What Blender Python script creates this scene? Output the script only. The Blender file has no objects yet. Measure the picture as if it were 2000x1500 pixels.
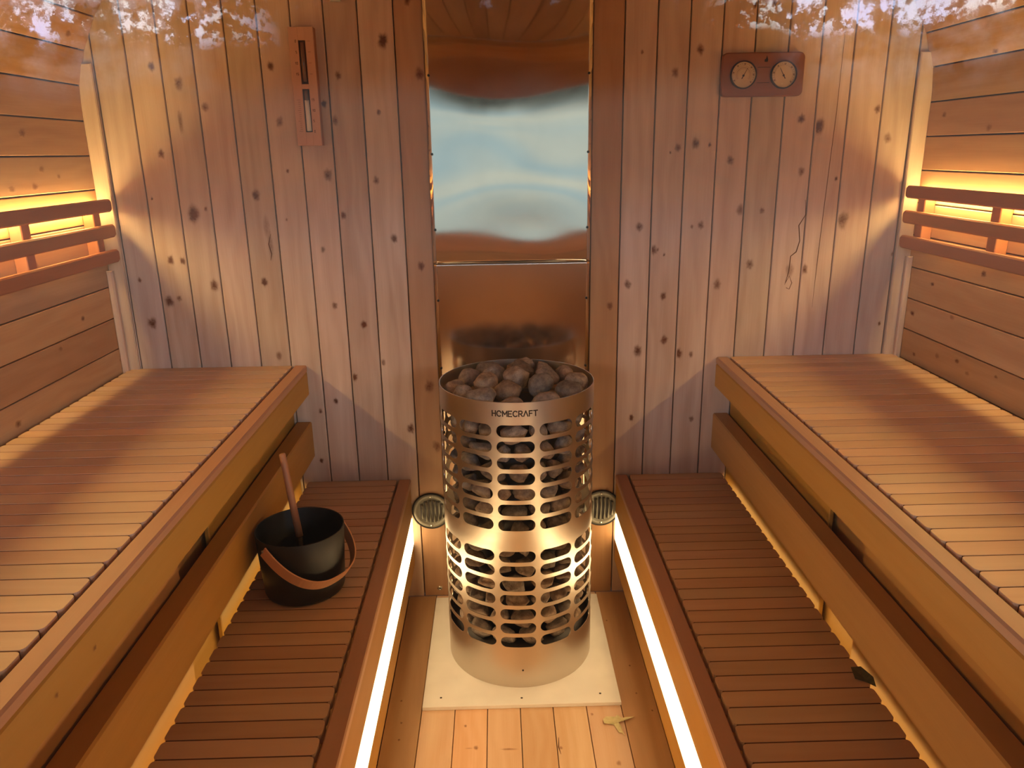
import bpy, math, random
from mathutils import Vector, Matrix
PI = math.pi
random.seed(7)
SC = bpy.context.scene
COL = SC.collection

# ------------------------------------------------------------------ camera
cam_d = bpy.data.cameras.new('camera')
cam_d.sensor_width = 36.0
cam_d.lens = 27.09
cam_d.clip_start = 0.01
cam = bpy.data.objects.new('camera', cam_d)
COL.objects.link(cam)
Rm = Matrix(((0.99964584, -0.02111281, 0.01620042),
             (-0.02160416, -0.28836689, 0.95727624),
             (-0.01553913, -0.9572872, -0.28872089)))      # columns: image right, image down, forward
rt, dn, fw = Rm.col[0], Rm.col[1], Rm.col[2]
M = Matrix.Identity(4)
for i in range(3):
    M[i][0] = rt[i]; M[i][1] = -dn[i]; M[i][2] = -fw[i]
M.translation = Vector((-0.0492, -2.4, 1.5))
cam.matrix_world = M
SC.camera = cam

# ------------------------------------------------------------------ view
SC.view_settings.view_transform = 'Standard'
SC.view_settings.look = 'None'
SC.view_settings.gamma = 1.0
SC.view_settings.use_curve_mapping = False
SC.view_settings.exposure = 0.0
SC.cycles.use_denoising = True
SC.cycles.max_bounces = 10
SC.cycles.diffuse_bounces = 5
SC.cycles.glossy_bounces = 6
SC.cycles.transparent_max_bounces = 16
SC.cycles.sample_clamp_indirect = 6.0
SC.cycles.caustics_reflective = True

STRIP_LOW = 7.6       # radiance of the bench strips
STRIP_TOP = 60.0      # radiance of the thin strips behind the backrests
SKY = 10.0

# ------------------------------------------------------------------ node helper
class NT:
    def __init__(s, tree):
        s.t = tree; s.n = tree.nodes; s.l = tree.links
    def new(s, typ, **kw):
        nd = s.n.new(typ)
        for k, v in kw.items():
            setattr(nd, k, v)
        return nd
    def link(s, a, b): s.l.new(a, b)
    def val(s, nd, idx, v):
        if hasattr(v, 'is_linked') or isinstance(v, bpy.types.NodeSocket): s.link(v, nd.inputs[idx])
        else: nd.inputs[idx].default_value = v
    def math(s, op, a, b=None, c=None, clamp=False):
        nd = s.new('ShaderNodeMath', operation=op); nd.use_clamp = clamp
        s.val(nd, 0, a)
        if b is not None: s.val(nd, 1, b)
        if c is not None: s.val(nd, 2, c)
        return nd.outputs[0]
    def mix(s, f, a, b, blend='MIX'):
        nd = s.new('ShaderNodeMix', data_type='RGBA', blend_type=blend)
        s.val(nd, 0, f); s.val(nd, 6, a); s.val(nd, 7, b)
        return nd.outputs[2]
    def rng(s, v, a, b, c=0.0, d=1.0, smooth=False):
        nd = s.new('ShaderNodeMapRange'); nd.clamp = True
        if smooth: nd.interpolation_type = 'SMOOTHSTEP'
        s.val(nd, 0, v)
        for i, q in enumerate((a, b, c, d)): s.val(nd, i + 1, q)
        return nd.outputs[0]
    def comb(s, x, y, z=0.0):
        nd = s.new('ShaderNodeCombineXYZ')
        s.val(nd, 0, x); s.val(nd, 1, y); s.val(nd, 2, z)
        return nd.outputs[0]
    def sep(s, v):
        nd = s.new('ShaderNodeSeparateXYZ'); s.link(v, nd.inputs[0]); return nd.outputs
    def noise(s, vec, scale=1.0, detail=3.0, rough=0.5, dist=0.0, color=False):
        nd = s.new('ShaderNodeTexNoise')
        s.link(vec, nd.inputs['Vector'])
        nd.inputs['Scale'].default_value = scale; nd.inputs['Detail'].default_value = detail
        nd.inputs['Roughness'].default_value = rough; nd.inputs['Distortion'].default_value = dist
        return nd.outputs['Color' if color else 'Fac']

def rgba(c): return (c[0], c[1], c[2], 1.0)

def new_mat(name):
    m = bpy.data.materials.new(name); m.use_nodes = True
    t = NT(m.node_tree)
    b = m.node_tree.nodes['Principled BSDF']
    return m, t, b

# ------------------------------------------------------------------ world
def build_world():
    w = bpy.data.worlds.new('outdoors'); SC.world = w; w.use_nodes = True
    t = NT(w.node_tree); t.n.clear()
    out = t.new('ShaderNodeOutputWorld'); bg = t.new('ShaderNodeBackground')
    t.link(bg.outputs[0], out.inputs[0])
    tc = t.new('ShaderNodeTexCoord')
    d = tc.outputs['Generated']
    x, y, z = t.sep(d)
    az = t.math('ABSOLUTE', x)
    leaf = t.noise(d, 38, 6, 0.65)
    big = t.noise(d, 7, 3, 0.5)
    fine = t.noise(d, 120, 5, 0.7)
    # woodland behind the viewer: lit leaves and pale gaps
    lit = t.rng(leaf, 0.40, 0.66)
    wood_s = t.mix(lit, rgba((0.32, 0.38, 0.36)), rgba((3.1, 3.6, 3.9)))
    wood_c = t.mix(lit, rgba((0.05, 0.045, 0.03)), rgba((0.12, 0.12, 0.09)))
    wood = t.mix(t.rng(t.math('ADD', az, t.math('MULTIPLY', t.math('SUBTRACT', big, 0.5), 0.12)), 0.30, 0.40), wood_c, wood_s)
    meadow = t.mix(t.rng(t.noise(t.comb(t.math('MULTIPLY', x, 1.5), y, t.math('MULTIPLY', z, 16.0)), 2.2, 3, 0.55), 0.35, 0.65),
                   rgba((0.56, 0.76, 0.80)), rgba((0.88, 0.92, 0.78)))
    near = t.mix(t.rng(t.math('ADD', z, t.math('MULTIPLY', t.math('SUBTRACT', big, 0.5), 0.06)), 0.050, 0.100, smooth=True), meadow, wood)
    sky = t.mix(t.rng(z, 0.1, 0.7), rgba((0.80, 0.92, 1.15)), rgba((0.45, 0.62, 1.10)))
    skyb = t.mix(1.0, sky, rgba((SKY, SKY, SKY)), 'MULTIPLY')
    # sky seen through branches, thickening upwards; open gaps to the left and right
    gap_side = t.rng(az, 0.24, 0.34)
    gapn = t.rng(t.math('ADD', t.math('MULTIPLY', fine, 0.45), t.math('MULTIPLY', leaf, 0.55)), 0.505, 0.56)
    side_band = t.math('MULTIPLY', t.math('MULTIPLY', gap_side, t.rng(t.math('ADD', z, t.math('MULTIPLY', t.math('SUBTRACT', big, 0.5), 0.10)), 0.118, 0.132)), gapn)
    upper = t.rng(t.math('ADD', t.math('SUBTRACT', z, t.math('MULTIPLY', t.math('SUBTRACT', 1.0, gap_side), 0.05)), t.math('MULTIPLY', t.math('SUBTRACT', leaf, 0.5), 0.20)), 0.135, 0.20)
    c = t.mix(upper, near, skyb)
    gapc = t.mix(t.rng(big, 0.42, 0.58), rgba((18.0, 20.0, 18.0)), rgba((13.0, 17.0, 27.0)))
    c = t.mix(side_band, c, gapc)
    canopy = t.mix(t.rng(fine, 0.45, 0.6), rgba((0.08, 0.10, 0.06)), rgba((0.42, 0.50, 0.50)))
    c = t.mix(t.rng(t.math('ADD', z, t.math('MULTIPLY', t.math('SUBTRACT', big, 0.5), 0.12)), 0.21, 0.29), c, canopy)
    ground = t.mix(t.rng(leaf, 0.3, 0.7), rgba((0.06, 0.045, 0.035)), rgba((0.12, 0.09, 0.07)))
    c = t.mix(t.rng(z, -0.20, -0.06, smooth=True), ground, c)
    t.link(c, bg.inputs[0]); bg.inputs[1].default_value = 1.0
build_world()
# daylight through the glass front: a portal that only guides the sampling of the outdoor light
pl = bpy.data.lights.new('glass_front_daylight', 'AREA'); pl.shape = 'RECTANGLE'; pl.size = 2.34; pl.size_y = 0.84
pl.cycles.is_portal = True
po = bpy.data.objects.new('glass_front_daylight', pl); COL.objects.link(po)
po.location = (0, -2.29, 1.465); po.rotation_euler = (PI / 2, 0, 0)

# ------------------------------------------------------------------ materials
def wood_mat(name, light, dark, knots=0.0, tone=0.16, rough=0.5, grain=1.0, spec=0.35):
    m, t, b = new_mat(name)
    uv = t.new('ShaderNodeUVMap', uv_map='UVMap').outputs[0]
    u, v, _ = t.sep(uv)
    rn = t.new('ShaderNodeAttribute', attribute_name='rnd').outputs['Fac']
    kn = t.new('ShaderNodeAttribute', attribute_name='knot').outputs['Fac']
    off = t.math('MULTIPLY', rn, 37.0)
    kd = None
    warp = 0.0
    if knots > 0:
        vo = t.new('ShaderNodeTexVoronoi', voronoi_dimensions='3D', feature='F1')
        t.link(t.comb(t.math('MULTIPLY', u, 0.8), v, off), vo.inputs['Vector'])
        vo.inputs['Scale'].default_value = 8.5
        cr = t.sep(vo.outputs['Color'])
        size = t.math('MULTIPLY', t.rng(cr[0], 1.0 - knots, 1.0, 0.0, 1.0), 0.14)
        kd = t.math('SUBTRACT', 1.0, t.math('DIVIDE', vo.outputs['Distance'], t.math('ADD', size, 0.001)), clamp=True)
    broad = t.noise(t.comb(t.math('MULTIPLY', u, 1.6), t.math('MULTIPLY', v, 16), off), 1.0, 3, 0.55)
    wv = t.math('ADD', t.math('MULTIPLY', v, 130.0), t.math('MULTIPLY', t.noise(t.comb(t.math('MULTIPLY', u, 2.2), t.math('MULTIPLY', v, 9), off), 1.0, 2, 0.5), 26.0))
    ring = t.math('MULTIPLY', t.math('ADD', t.math('SINE', wv), 1.0), 0.5)
    fib = t.noise(t.comb(t.math('MULTIPLY', u, 7), t.math('MULTIPLY', v, 420), off), 1.0, 2, 0.6)
    f = t.math('ADD', t.math('MULTIPLY', t.rng(broad, 0.3, 0.7), 0.55), t.math('MULTIPLY', ring, 0.22 * grain))
    f = t.math('ADD', f, t.math('MULTIPLY', t.math('SUBTRACT', fib, 0.5), 0.45 * grain), clamp=True)
    col = t.mix(f, rgba(light), rgba(dark))
    # each board its own tone
    w1 = t.new('ShaderNodeTexWhiteNoise', noise_dimensions='1D'); t.link(off, w1.inputs['W'])
    ws = t.sep(w1.outputs['Color'])
    tn = t.rng(w1.outputs['Value'], 0, 1, 1.0 - tone, 1.0 + tone * 0.5)
    hs = t.new('ShaderNodeHueSaturation')
    t.link(t.rng(ws[1], 0, 1, 0.494, 0.506), hs.inputs['Hue'])
    t.link(t.rng(ws[2], 0, 1, 0.93, 1.07), hs.inputs['Saturation'])
    t.link(tn, hs.inputs['Value']); t.link(col, hs.inputs['Color'])
    col = hs.outputs[0]
    kk = t.math('ADD', kn, t.math('MULTIPLY', t.math('SUBTRACT', t.noise(t.comb(t.math('MULTIPLY', u, 160), t.math('MULTIPLY', v, 160), off), 1.0, 3, 0.6), 0.5), t.math('MULTIPLY', kn, 1.1)))
    kcol = (dark[0] * 0.30, dark[1] * 0.16, dark[2] * 0.09)
    col = t.mix(t.rng(kk, 0.06, 0.78), col, rgba(kcol))
    if kd is not None:
        kr = t.math('MULTIPLY', t.math('ADD', t.math('SINE', t.math('MULTIPLY', kd, 14.0)), 1.0), 0.12)
        col = t.mix(t.math('SUBTRACT', t.rng(kd, 0.0, 0.75, 0.0, 0.85), kr, clamp=True), col, rgba(kcol))
    t.link(col, b.inputs['Base Color'])
    t.link(t.rng(fib, 0, 1, rough - 0.08, rough + 0.1), b.inputs['Roughness'])
    b.inputs['Specular IOR Level'].default_value = spec
    bu = t.new('ShaderNodeBump'); bu.inputs['Strength'].default_value = 0.12; bu.inputs['Distance'].default_value = 0.001
    t.link(t.math('ADD', fib, t.math('MULTIPLY', ring, 0.5)), bu.inputs['Height']); t.link(bu.outputs[0], b.inputs['Normal'])
    return m

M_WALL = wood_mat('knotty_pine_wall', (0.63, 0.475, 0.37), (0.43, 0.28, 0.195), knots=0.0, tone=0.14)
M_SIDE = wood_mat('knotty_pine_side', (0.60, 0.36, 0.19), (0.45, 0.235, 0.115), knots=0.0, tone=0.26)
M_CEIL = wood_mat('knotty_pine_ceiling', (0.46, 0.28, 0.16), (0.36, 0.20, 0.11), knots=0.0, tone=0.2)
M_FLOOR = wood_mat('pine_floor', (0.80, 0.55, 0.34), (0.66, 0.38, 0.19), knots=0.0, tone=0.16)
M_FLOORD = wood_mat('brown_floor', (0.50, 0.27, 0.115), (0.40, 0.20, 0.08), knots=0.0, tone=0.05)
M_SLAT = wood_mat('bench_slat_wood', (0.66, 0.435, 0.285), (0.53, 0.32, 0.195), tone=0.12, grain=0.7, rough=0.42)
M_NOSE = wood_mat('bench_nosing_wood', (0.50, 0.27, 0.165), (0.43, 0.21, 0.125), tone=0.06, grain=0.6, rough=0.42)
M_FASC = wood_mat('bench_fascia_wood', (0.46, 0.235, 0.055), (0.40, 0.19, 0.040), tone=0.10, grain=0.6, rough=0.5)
M_BACK = wood_mat('backrest_wood', (0.42, 0.17, 0.08), (0.34, 0.125, 0.055), tone=0.08, grain=0.6)
M_TIMER = wood_mat('sand_timer_wood', (0.58, 0.33, 0.21), (0.50, 0.27, 0.17), tone=0.02, grain=0.5)
M_TIMERS = wood_mat('sand_timer_back', (0.36, 0.13, 0.05), (0.30, 0.10, 0.04), tone=0.02, grain=0.5)
M_GAUGE = wood_mat('gauge_wood', (0.27, 0.10, 0.06), (0.20, 0.07, 0.045), tone=0.02, grain=0.5)
M_HANDLE = wood_mat('bucket_handle_wood', (0.62, 0.33, 0.17), (0.54, 0.27, 0.13), tone=0.02, grain=0.5)
M_LADLE = wood_mat('ladle_wood', (0.36, 0.165, 0.075), (0.31, 0.135, 0.06), tone=0.02, grain=0.5)

def simple(name, col, rough=0.5, metal=0.0, spec=0.5, noise=0.0, nscale=60.0, bump=0.0, emit=None, estr=0.0):
    m, t, b = new_mat(name)
    tc = t.new('ShaderNodeTexCoord').outputs['Object']
    n = t.noise(tc, nscale, 4, 0.6)
    k = noise
    c = t.mix(t.rng(n, 0.3, 0.7), rgba([q * (1 - k) for q in col]), rgba([min(1, q * (1 + k)) for q in col]))
    t.link(c, b.inputs['Base Color'])
    b.inputs['Roughness'].default_value = rough; b.inputs['Metallic'].default_value = metal
    b.inputs['Specular IOR Level'].default_value = spec
    if bump:
        bu = t.new('ShaderNodeBump'); bu.inputs['Strength'].default_value = bump; bu.inputs['Distance'].default_value = 0.002
        t.link(n, bu.inputs['Height']); t.link(bu.outputs[0], b.inputs['Normal'])
    if emit:
        b.inputs['Emission Color'].default_value = rgba(emit); b.inputs['Emission Strength'].default_value = estr
    return m

M_LEDLOW = simple('warm_strip_glow', (0.9, 0.9, 0.85), emit=(1.0, 0.70, 0.35), estr=STRIP_LOW)
M_LEDTOP = simple('amber_strip_glow', (0.9, 0.8, 0.6), emit=(1.0, 0.70, 0.25), estr=STRIP_TOP)
M_LEDUNDER = simple('warm_under_glow', (0.9, 0.8, 0.6), emit=(1.0, 0.66, 0.22), estr=9.0)
M_TILE = simple('cement_board', (0.80, 0.77, 0.72), rough=0.85, noise=0.05, nscale=14)
M_DARKMETAL = simple('dark_liner', (0.05, 0.04, 0.035), rough=0.5, metal=0.6, noise=0.1)
M_BLACK = simple('matt_black_metal', (0.012, 0.011, 0.010), rough=0.42, spec=0.45, noise=0.1)
M_INK = simple('burnt_ink', (0.09, 0.035, 0.02), rough=0.8)
M_INKB = simple('black_cut', (0.02, 0.012, 0.01), rough=0.7)
M_SCREW = simple('blackened_screw', (0.02, 0.018, 0.016), rough=0.4, metal=0.5)
M_ZINC = simple('zinc_screw', (0.6, 0.58, 0.52), rough=0.3, metal=1.0)
M_VENT = simple('grey_vent_metal', (0.20, 0.185, 0.145), rough=0.45, metal=0.2, noise=0.08, nscale=25)
M_VENTD = simple('vent_dark_inside', (0.025, 0.02, 0.018), rough=0.7)
M_SAND = simple('white_sand', (0.75, 0.72, 0.70), rough=0.9, noise=0.03)
M_GLASSD = simple('smoky_glass_tube', (0.16, 0.08, 0.06), rough=0.12, spec=0.8)
M_SLOT = simple('slot_shadow_wood', (0.10, 0.045, 0.03), rough=0.8)
M_DIAL = simple('dial_face', (0.62, 0.42, 0.22), rough=0.4, metal=0.25, noise=0.03)
M_DIALR = simple('dial_band', (0.22, 0.11, 0.06), rough=0.5)
M_BEZEL = simple('dial_bezel', (0.06, 0.03, 0.02), rough=0.3, metal=0.7)
M_WHITE = simple('white_plastic', (0.62, 0.62, 0.52), rough=0.5)
M_LEAF = simple('dry_leaf', (0.60, 0.52, 0.27), rough=0.8, noise=0.15, nscale=80)
M_LEAFD = simple('dark_leaf', (0.07, 0.06, 0.02), rough=0.8, noise=0.25, nscale=120)
M_GAP = simple('groove_shadow', (0.10, 0.035, 0.012), rough=0.9)

def steel(name, col, rough, aniso=0.0, scratch=0.0):
    m, t, b = new_mat(name)
    tc = t.new('ShaderNodeTexCoord').outputs['Object']
    x, y, z = t.sep(tc)
    n = t.noise(t.comb(t.math('MULTIPLY', x, 3.0), t.math('MULTIPLY', y, 3.0), t.math('MULTIPLY', z, 380.0)), 1.0, 3, 0.6)
    n2 = t.noise(tc, 9, 3, 0.5)
    t.link(t.mix(t.rng(n2, 0.3, 0.7), rgba([q * 0.94 for q in col]), rgba(col)), b.inputs['Base Color'])
    b.inputs['Metallic'].default_value = 1.0
    t.link(t.rng(n, 0.2, 0.8, max(0.02, rough - scratch), rough + scratch), b.inputs['Roughness'])
    if scratch:
        bu = t.new('ShaderNodeBump'); bu.inputs['Strength'].default_value = 0.06; bu.inputs['Distance'].default_value = 0.0006
        t.link(n, bu.inputs['Height']); t.link(bu.outputs[0], b.inputs['Normal'])
    return m
M_SHIELD = steel('mirror_steel_sheet', (0.66, 0.62, 0.58), 0.045)
M_SHIELD2 = steel('dull_steel_sheet', (0.60, 0.49, 0.39), 0.16)
M_SHELL = steel('brushed_steel_shell', (0.66, 0.60, 0.52), 0.36, scratch=0.05)

def stone_mat():
    m, t, b = new_mat('volcanic_stone')
    tc = t.new('ShaderNodeTexCoord').outputs['Object']
    oi = t.new('ShaderNodeObjectInfo').outputs['Random']
    n = t.noise(tc, 1.8, 5, 0.6); f = t.noise(tc, 9, 5, 0.75)
    c = t.mix(t.rng(n, 0.35, 0.65), rgba((0.145, 0.095, 0.068)), rgba((0.31, 0.22, 0.155)))
    c = t.mix(t.rng(f, 0.58, 0.72, 0, 0.55), c, rgba((0.48, 0.40, 0.33)))
    c = t.mix(t.rng(f, 0.42, 0.30, 0, 0.6), c, rgba((0.05, 0.035, 0.03)))
    hs = t.new('ShaderNodeHueSaturation')
    t.link(c, hs.inputs['Color']); t.link(t.rng(oi, 0, 1, 0.65, 1.45), hs.inputs['Value'])
    t.link(t.rng(t.math('FRACT', t.math('MULTIPLY', oi, 7.7)), 0, 1, 0.6, 1.25), hs.inputs['Saturation'])
    t.link(hs.outputs[0], b.inputs['Base Color'])
    b.inputs['Roughness'].default_value = 0.85
    bu = t.new('ShaderNodeBump'); bu.inputs['Strength'].default_value = 0.8; bu.inputs['Distance'].default_value = 0.0035
    t.link(t.math('ADD', f, n), bu.inputs['Height']); t.link(bu.outputs[0], b.inputs['Normal'])
    return m
M_STONE = stone_mat()

def pane_mat(name):
    m, t, b = new_mat(name)
    t.n.remove(b)
    out = t.n['Material Output']
    tr = t.new('ShaderNodeBsdfTransparent'); tr.inputs[0].default_value = (0.97, 0.98, 0.98, 1)
    gl = t.new('ShaderNodeBsdfGlossy'); gl.inputs['Roughness'].default_value = 0.0
    ge = t.new('ShaderNodeNewGeometry')
    dt = t.new('ShaderNodeVectorMath', operation='DOT_PRODUCT'); t.link(ge.outputs['Normal'], dt.inputs[0]); t.link(ge.outputs['Incoming'], dt.inputs[1])
    cs = t.math('SUBTRACT', 1.0, t.math('ABSOLUTE', dt.outputs['Value']), clamp=True)
    fr = t.math('ADD', 0.02, t.math('MULTIPLY', 0.98, t.math('POWER', cs, 5.0)))
    mx = t.new('ShaderNodeMixShader')
    t.link(fr, mx.inputs[0]); t.link(tr.outputs[0], mx.inputs[1]); t.link(gl.outputs[0], mx.inputs[2])
    t.link(mx.outputs[0], out.inputs[0])
    return m
M_PANE = pane_mat('window_glass')
M_DOME = pane_mat('dial_glass')

# ------------------------------------------------------------------ mesh builder
class MB:
    def __init__(s):
        s.v = []; s.f = []; s.uv = []; s.rn = []; s.kn = {}; s.mi = []; s.boards = []; s.sm = []
    def vert(s, p): s.v.append(tuple(p)); return len(s.v) - 1
    def face(s, idx, uvs=None, rn=0.0, mi=0, smooth=False):
        s.f.append(tuple(idx)); s.uv.append(uvs if uvs else [(s.v[i][0] + s.v[i][1], s.v[i][2] + s.v[i][1]) for i in idx])
        s.rn.append(rn); s.mi.append(mi); s.sm.append(smooth)
    # a board: length along L, width along W, visible face towards N = L x W
    def board(s, C, L, W, l, w, t, r=0.0, c=0.002, seg=1, mi=0, rn=None, both=True):
        C = Vector(C); L = Vector(L).normalized(); W = Vector(W).normalized(); N = L.cross(W)
        if rn is None: rn = random.random()
        ou, ov = random.uniform(0, 50), random.uniform(0, 50)
        def outline(ins):
            a, b_ = l / 2 - ins, w / 2 - ins
            rr = max(r - ins, 0.0)
            if rr <= 1e-6: return [(a, b_), (-a, b_), (-a, -b_), (a, -b_)]
            pts = []
            for cx, cy, a0 in ((a - rr, b_ - rr, 0), (-a + rr, b_ - rr, PI / 2), (-a + rr, -b_ + rr, PI), (a - rr, -b_ + rr, 1.5 * PI)):
                for k in range(seg + 1):
                    q = a0 + PI / 2 * k / seg
                    pts.append((cx + rr * math.cos(q), cy + rr * math.sin(q)))
            return pts
        levels = [(-t / 2, c if both else 0.0), (-t / 2 + c, 0.0), (t / 2 - c, 0.0), (t / 2, c)]
        rings = []
        for h, ins in levels:
            ring = []
            for (a, b_) in outline(ins):
                ring.append((s.vert(C + L * a + W * b_ + N * h), (a + ou, b_ + ov + (t / 2 - h))))
            rings.append(ring)
        n = len(rings[0])
        for k in range(3):
            A, B = rings[k], rings[k + 1]
            for i in range(n):
                j = (i + 1) % n
                s.face([A[i][0], A[j][0], B[j][0], B[i][0]], [A[i][1], A[j][1], B[j][1], B[i][1]], rn, mi)
        s.face([q[0] for q in rings[3]], [q[1] for q in rings[3]], rn, mi)
        s.face([q[0] for q in reversed(rings[0])], [q[1] for q in reversed(rings[0])], rn, mi)
        s.boards.append((C + N * t / 2, L, W, N, l, w, ou, ov, rn))
    def box(s, a, b, grain='y', c=0.002, mi=0, rn=None):
        a = Vector(a); b = Vector(b); C = (a + b) / 2; d = b - a
        ax = {'x': (Vector((1, 0, 0)), Vector((0, 1, 0)), d.x, d.y, d.z),
              'y': (Vector((0, 1, 0)), Vector((0, 0, 1)), d.y, d.z, d.x),
              'z': (Vector((0, 0, 1)), Vector((1, 0, 0)), d.z, d.x, d.y)}[grain]
        s.board(C, ax[0], ax[1], abs(ax[2]), abs(ax[3]), abs(ax[4]), c=min(c, abs(min(d, key=abs)) * 0.3), mi=mi, rn=rn)
    # a knot grown into a board's face: darkest in its heart
    def knot(s, p, ru, rv, strength=1.0, h=0.0004):
        p = Vector(p)
        for (C, L, W, N, l, w, ou, ov, rn) in s.boards:
            d = p - C
            if abs(d.dot(N)) < 0.02 and abs(d.dot(L)) < l / 2 and abs(d.dot(W)) < w / 2:
                u0, v0 = d.dot(L), d.dot(W)
                break
        else: return
        nseg = 14; jit = [random.uniform(0.8, 1.2) for _ in range(nseg)]
        rings = []
        lim_u, lim_v = l / 2 - 0.003, w / 2 - 0.003
        for fr, kv, hh in ((1.0, 0.0, 0.00005), (0.72, 0.22, 0.0003), (0.5, 0.62, h), (0.25, 0.85, h)):
            ring = []
            for i in range(nseg):
                q = 2 * PI * i / nseg
                u = u0 + math.cos(q) * ru * fr * jit[i]; v = v0 + math.sin(q) * rv * fr * jit[i]
                u = max(-lim_u, min(lim_u, u)); v = max(-lim_v, min(lim_v, v))
                vi = s.vert(C + L * u + W * v + N * hh); s.kn[vi] = kv * strength
                ring.append((vi, (u + ou, v + ov)))
            rings.append(ring)
        ci = s.vert(C + L * u0 + W * v0 + N * h); s.kn[ci] = strength
        for k in range(3):
            A, B = rings[k], rings[k + 1]
            for i in range(nseg):
                j = (i + 1) % nseg
                s.face([A[i][0], A[j][0], B[j][0], B[i][0]], [A[i][1], A[j][1], B[j][1], B[i][1]], rn)
        B = rings[3]
        for i in range(nseg):
            j = (i + 1) % nseg
            s.face([B[i][0], B[j][0], ci], [B[i][1], B[j][1], (u0 + ou, v0 + ov)], rn)
    def crack(s, pts, wd, N=(0, -1, 0), h=0.0006, mi=1):
        N = Vector(N)
        P = [Vector(p) for p in pts]
        L_, R_ = [], []
        for i, p in enumerate(P):
            d = (P[min(i + 1, len(P) - 1)] - P[max(i - 1, 0)]).normalized()
            sd = d.cross(N); w = wd[i] if isinstance(wd, (list, tuple)) else wd
            L_.append(s.vert(p + sd * w / 2 + N * h)); R_.append(s.vert(p - sd * w / 2 + N * h))
        for i in range(len(P) - 1):
            s.face([L_[i], L_[i + 1], R_[i + 1], R_[i]], mi=mi)
    def lathe(s, prof, C=(0, 0, 0), n=40, mi=0, smooth=True, axis='z', a0=0, a1=2 * PI):
        C = Vector(C); full = abs(a1 - a0 - 2 * PI) < 1e-6
        m = n if full else n + 1
        rows = []
        for r, z in prof:
            row = []
            for i in range(m):
                q = a0 + (a1 - a0) * i / n
                if axis == 'z': p = (r * math.cos(q), r * math.sin(q), z)
                else: p = (r * math.cos(q), -z, r * math.sin(q))      # around -Y
                row.append(s.vert(C + Vector(p)))
            rows.append(row)
        for k in range(len(rows) - 1):
            for i in range(n):
                j = (i + 1) % m
                q = [rows[k][i], rows[k][j], rows[k + 1][j], rows[k + 1][i]]
                s.face(q, mi=mi, smooth=smooth)
    def tube(s, pts, rad, n=10, mi=0, cap=True):
        P = [Vector(p) for p in pts]; rows = []
        d0 = (P[1] - P[0]).normalized(); up = Vector((0, 0, 1)) if abs(d0.z) < 0.9 else Vector((0, 1, 0))
        for i, p in enumerate(P):
            d = (P[min(i + 1, len(P) - 1)] - P[max(i - 1, 0)]).normalized()
            a = d.cross(up).normalized(); b_ = d.cross(a)
            r = rad[i] if isinstance(rad, (list, tuple)) else rad
            rows.append([s.vert(p + a * r * math.cos(2 * PI * k / n) + b_ * r * math.sin(2 * PI * k / n)) for k in range(n)])
        acc = 0
        for i in range(len(P) - 1):
            ln = (P[i + 1] - P[i]).length
            for k in range(n):
                j = (k + 1) % n
                s.face([rows[i][k], rows[i][j], rows[i + 1][j], rows[i + 1][k]],
                       [(acc, k * .01), (acc, (k + 1) * .01), (acc + ln, (k + 1) * .01), (acc + ln, k * .01)], mi=mi, smooth=True)
            acc += ln
        if cap:
            s.face(list(reversed(rows[0])), mi=mi); s.face(rows[-1], mi=mi)
    def prism(s, pts2, f, mi=0, uvs=None):
        """pts2 outline; f(x, y, h) -> world; solid between h=0 and h=1"""
        A = [s.vert(f(x, y, 0)) for x, y in pts2]; B = [s.vert(f(x, y, 1)) for x, y in pts2]
        n = len(pts2)
        for i in range(n):
            j = (i + 1) % n
            s.face([A[i], A[j], B[j], B[i]], mi=mi)
        s.face(list(reversed(A)), mi=mi); s.face(B, mi=mi)
    def build(s, name, mats, parent=None, fix=False):
        me = bpy.data.meshes.new(name)
        me.from_pydata(s.v, [], s.f)
        uvl = me.uv_layers.new(name='UVMap')
        flat = []
        for q in s.uv:
            for a in q: flat.extend(a)
        uvl.data.foreach_set('uv', flat)
        at = me.attributes.new('rnd', 'FLOAT', 'FACE'); at.data.foreach_set('value', s.rn)
        ak = me.attributes.new('knot', 'FLOAT', 'POINT')
        ak.data.foreach_set('value', [s.kn.get(i, 0.0) for i in range(len(s.v))])
        me.polygons.foreach_set('material_index', s.mi)
        me.polygons.foreach_set('use_smooth', s.sm)
        for m in (mats if isinstance(mats, (list, tuple)) else [mats]): me.materials.append(m)
        me.update()
        if fix:
            import bmesh
            bm = bmesh.new(); bm.from_mesh(me); bmesh.ops.recalc_face_normals(bm, faces=bm.faces); bm.to_mesh(me); bm.free()
        o = bpy.data.objects.new(name, me); COL.objects.link(o)
        if parent:
            o.parent = parent
            o.matrix_parent_inverse = Matrix.Translation(parent.location).inverted()
        return o

def thing(name, label, cat, loc=(0, 0, 0), group=None):
    o = bpy.data.objects.new(name, None); COL.objects.link(o); o.location = loc
    o['label'] = label; o['category'] = cat
    if group: o['group'] = group
    o.empty_display_size = 0.05
    return o
def tag(o, label, cat, group=None, kind=None):
    o['label'] = label; o['category'] = cat
    if group: o['group'] = group
    if kind: o['kind'] = kind
    return o
def structure(o, label=None, cat=None):
    o['kind'] = 'structure'
    if label: o['label'] = label
    if cat: o['category'] = cat
    return o

HW = 1.242            # half width of the room
Y0 = -2.30            # glass front

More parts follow.
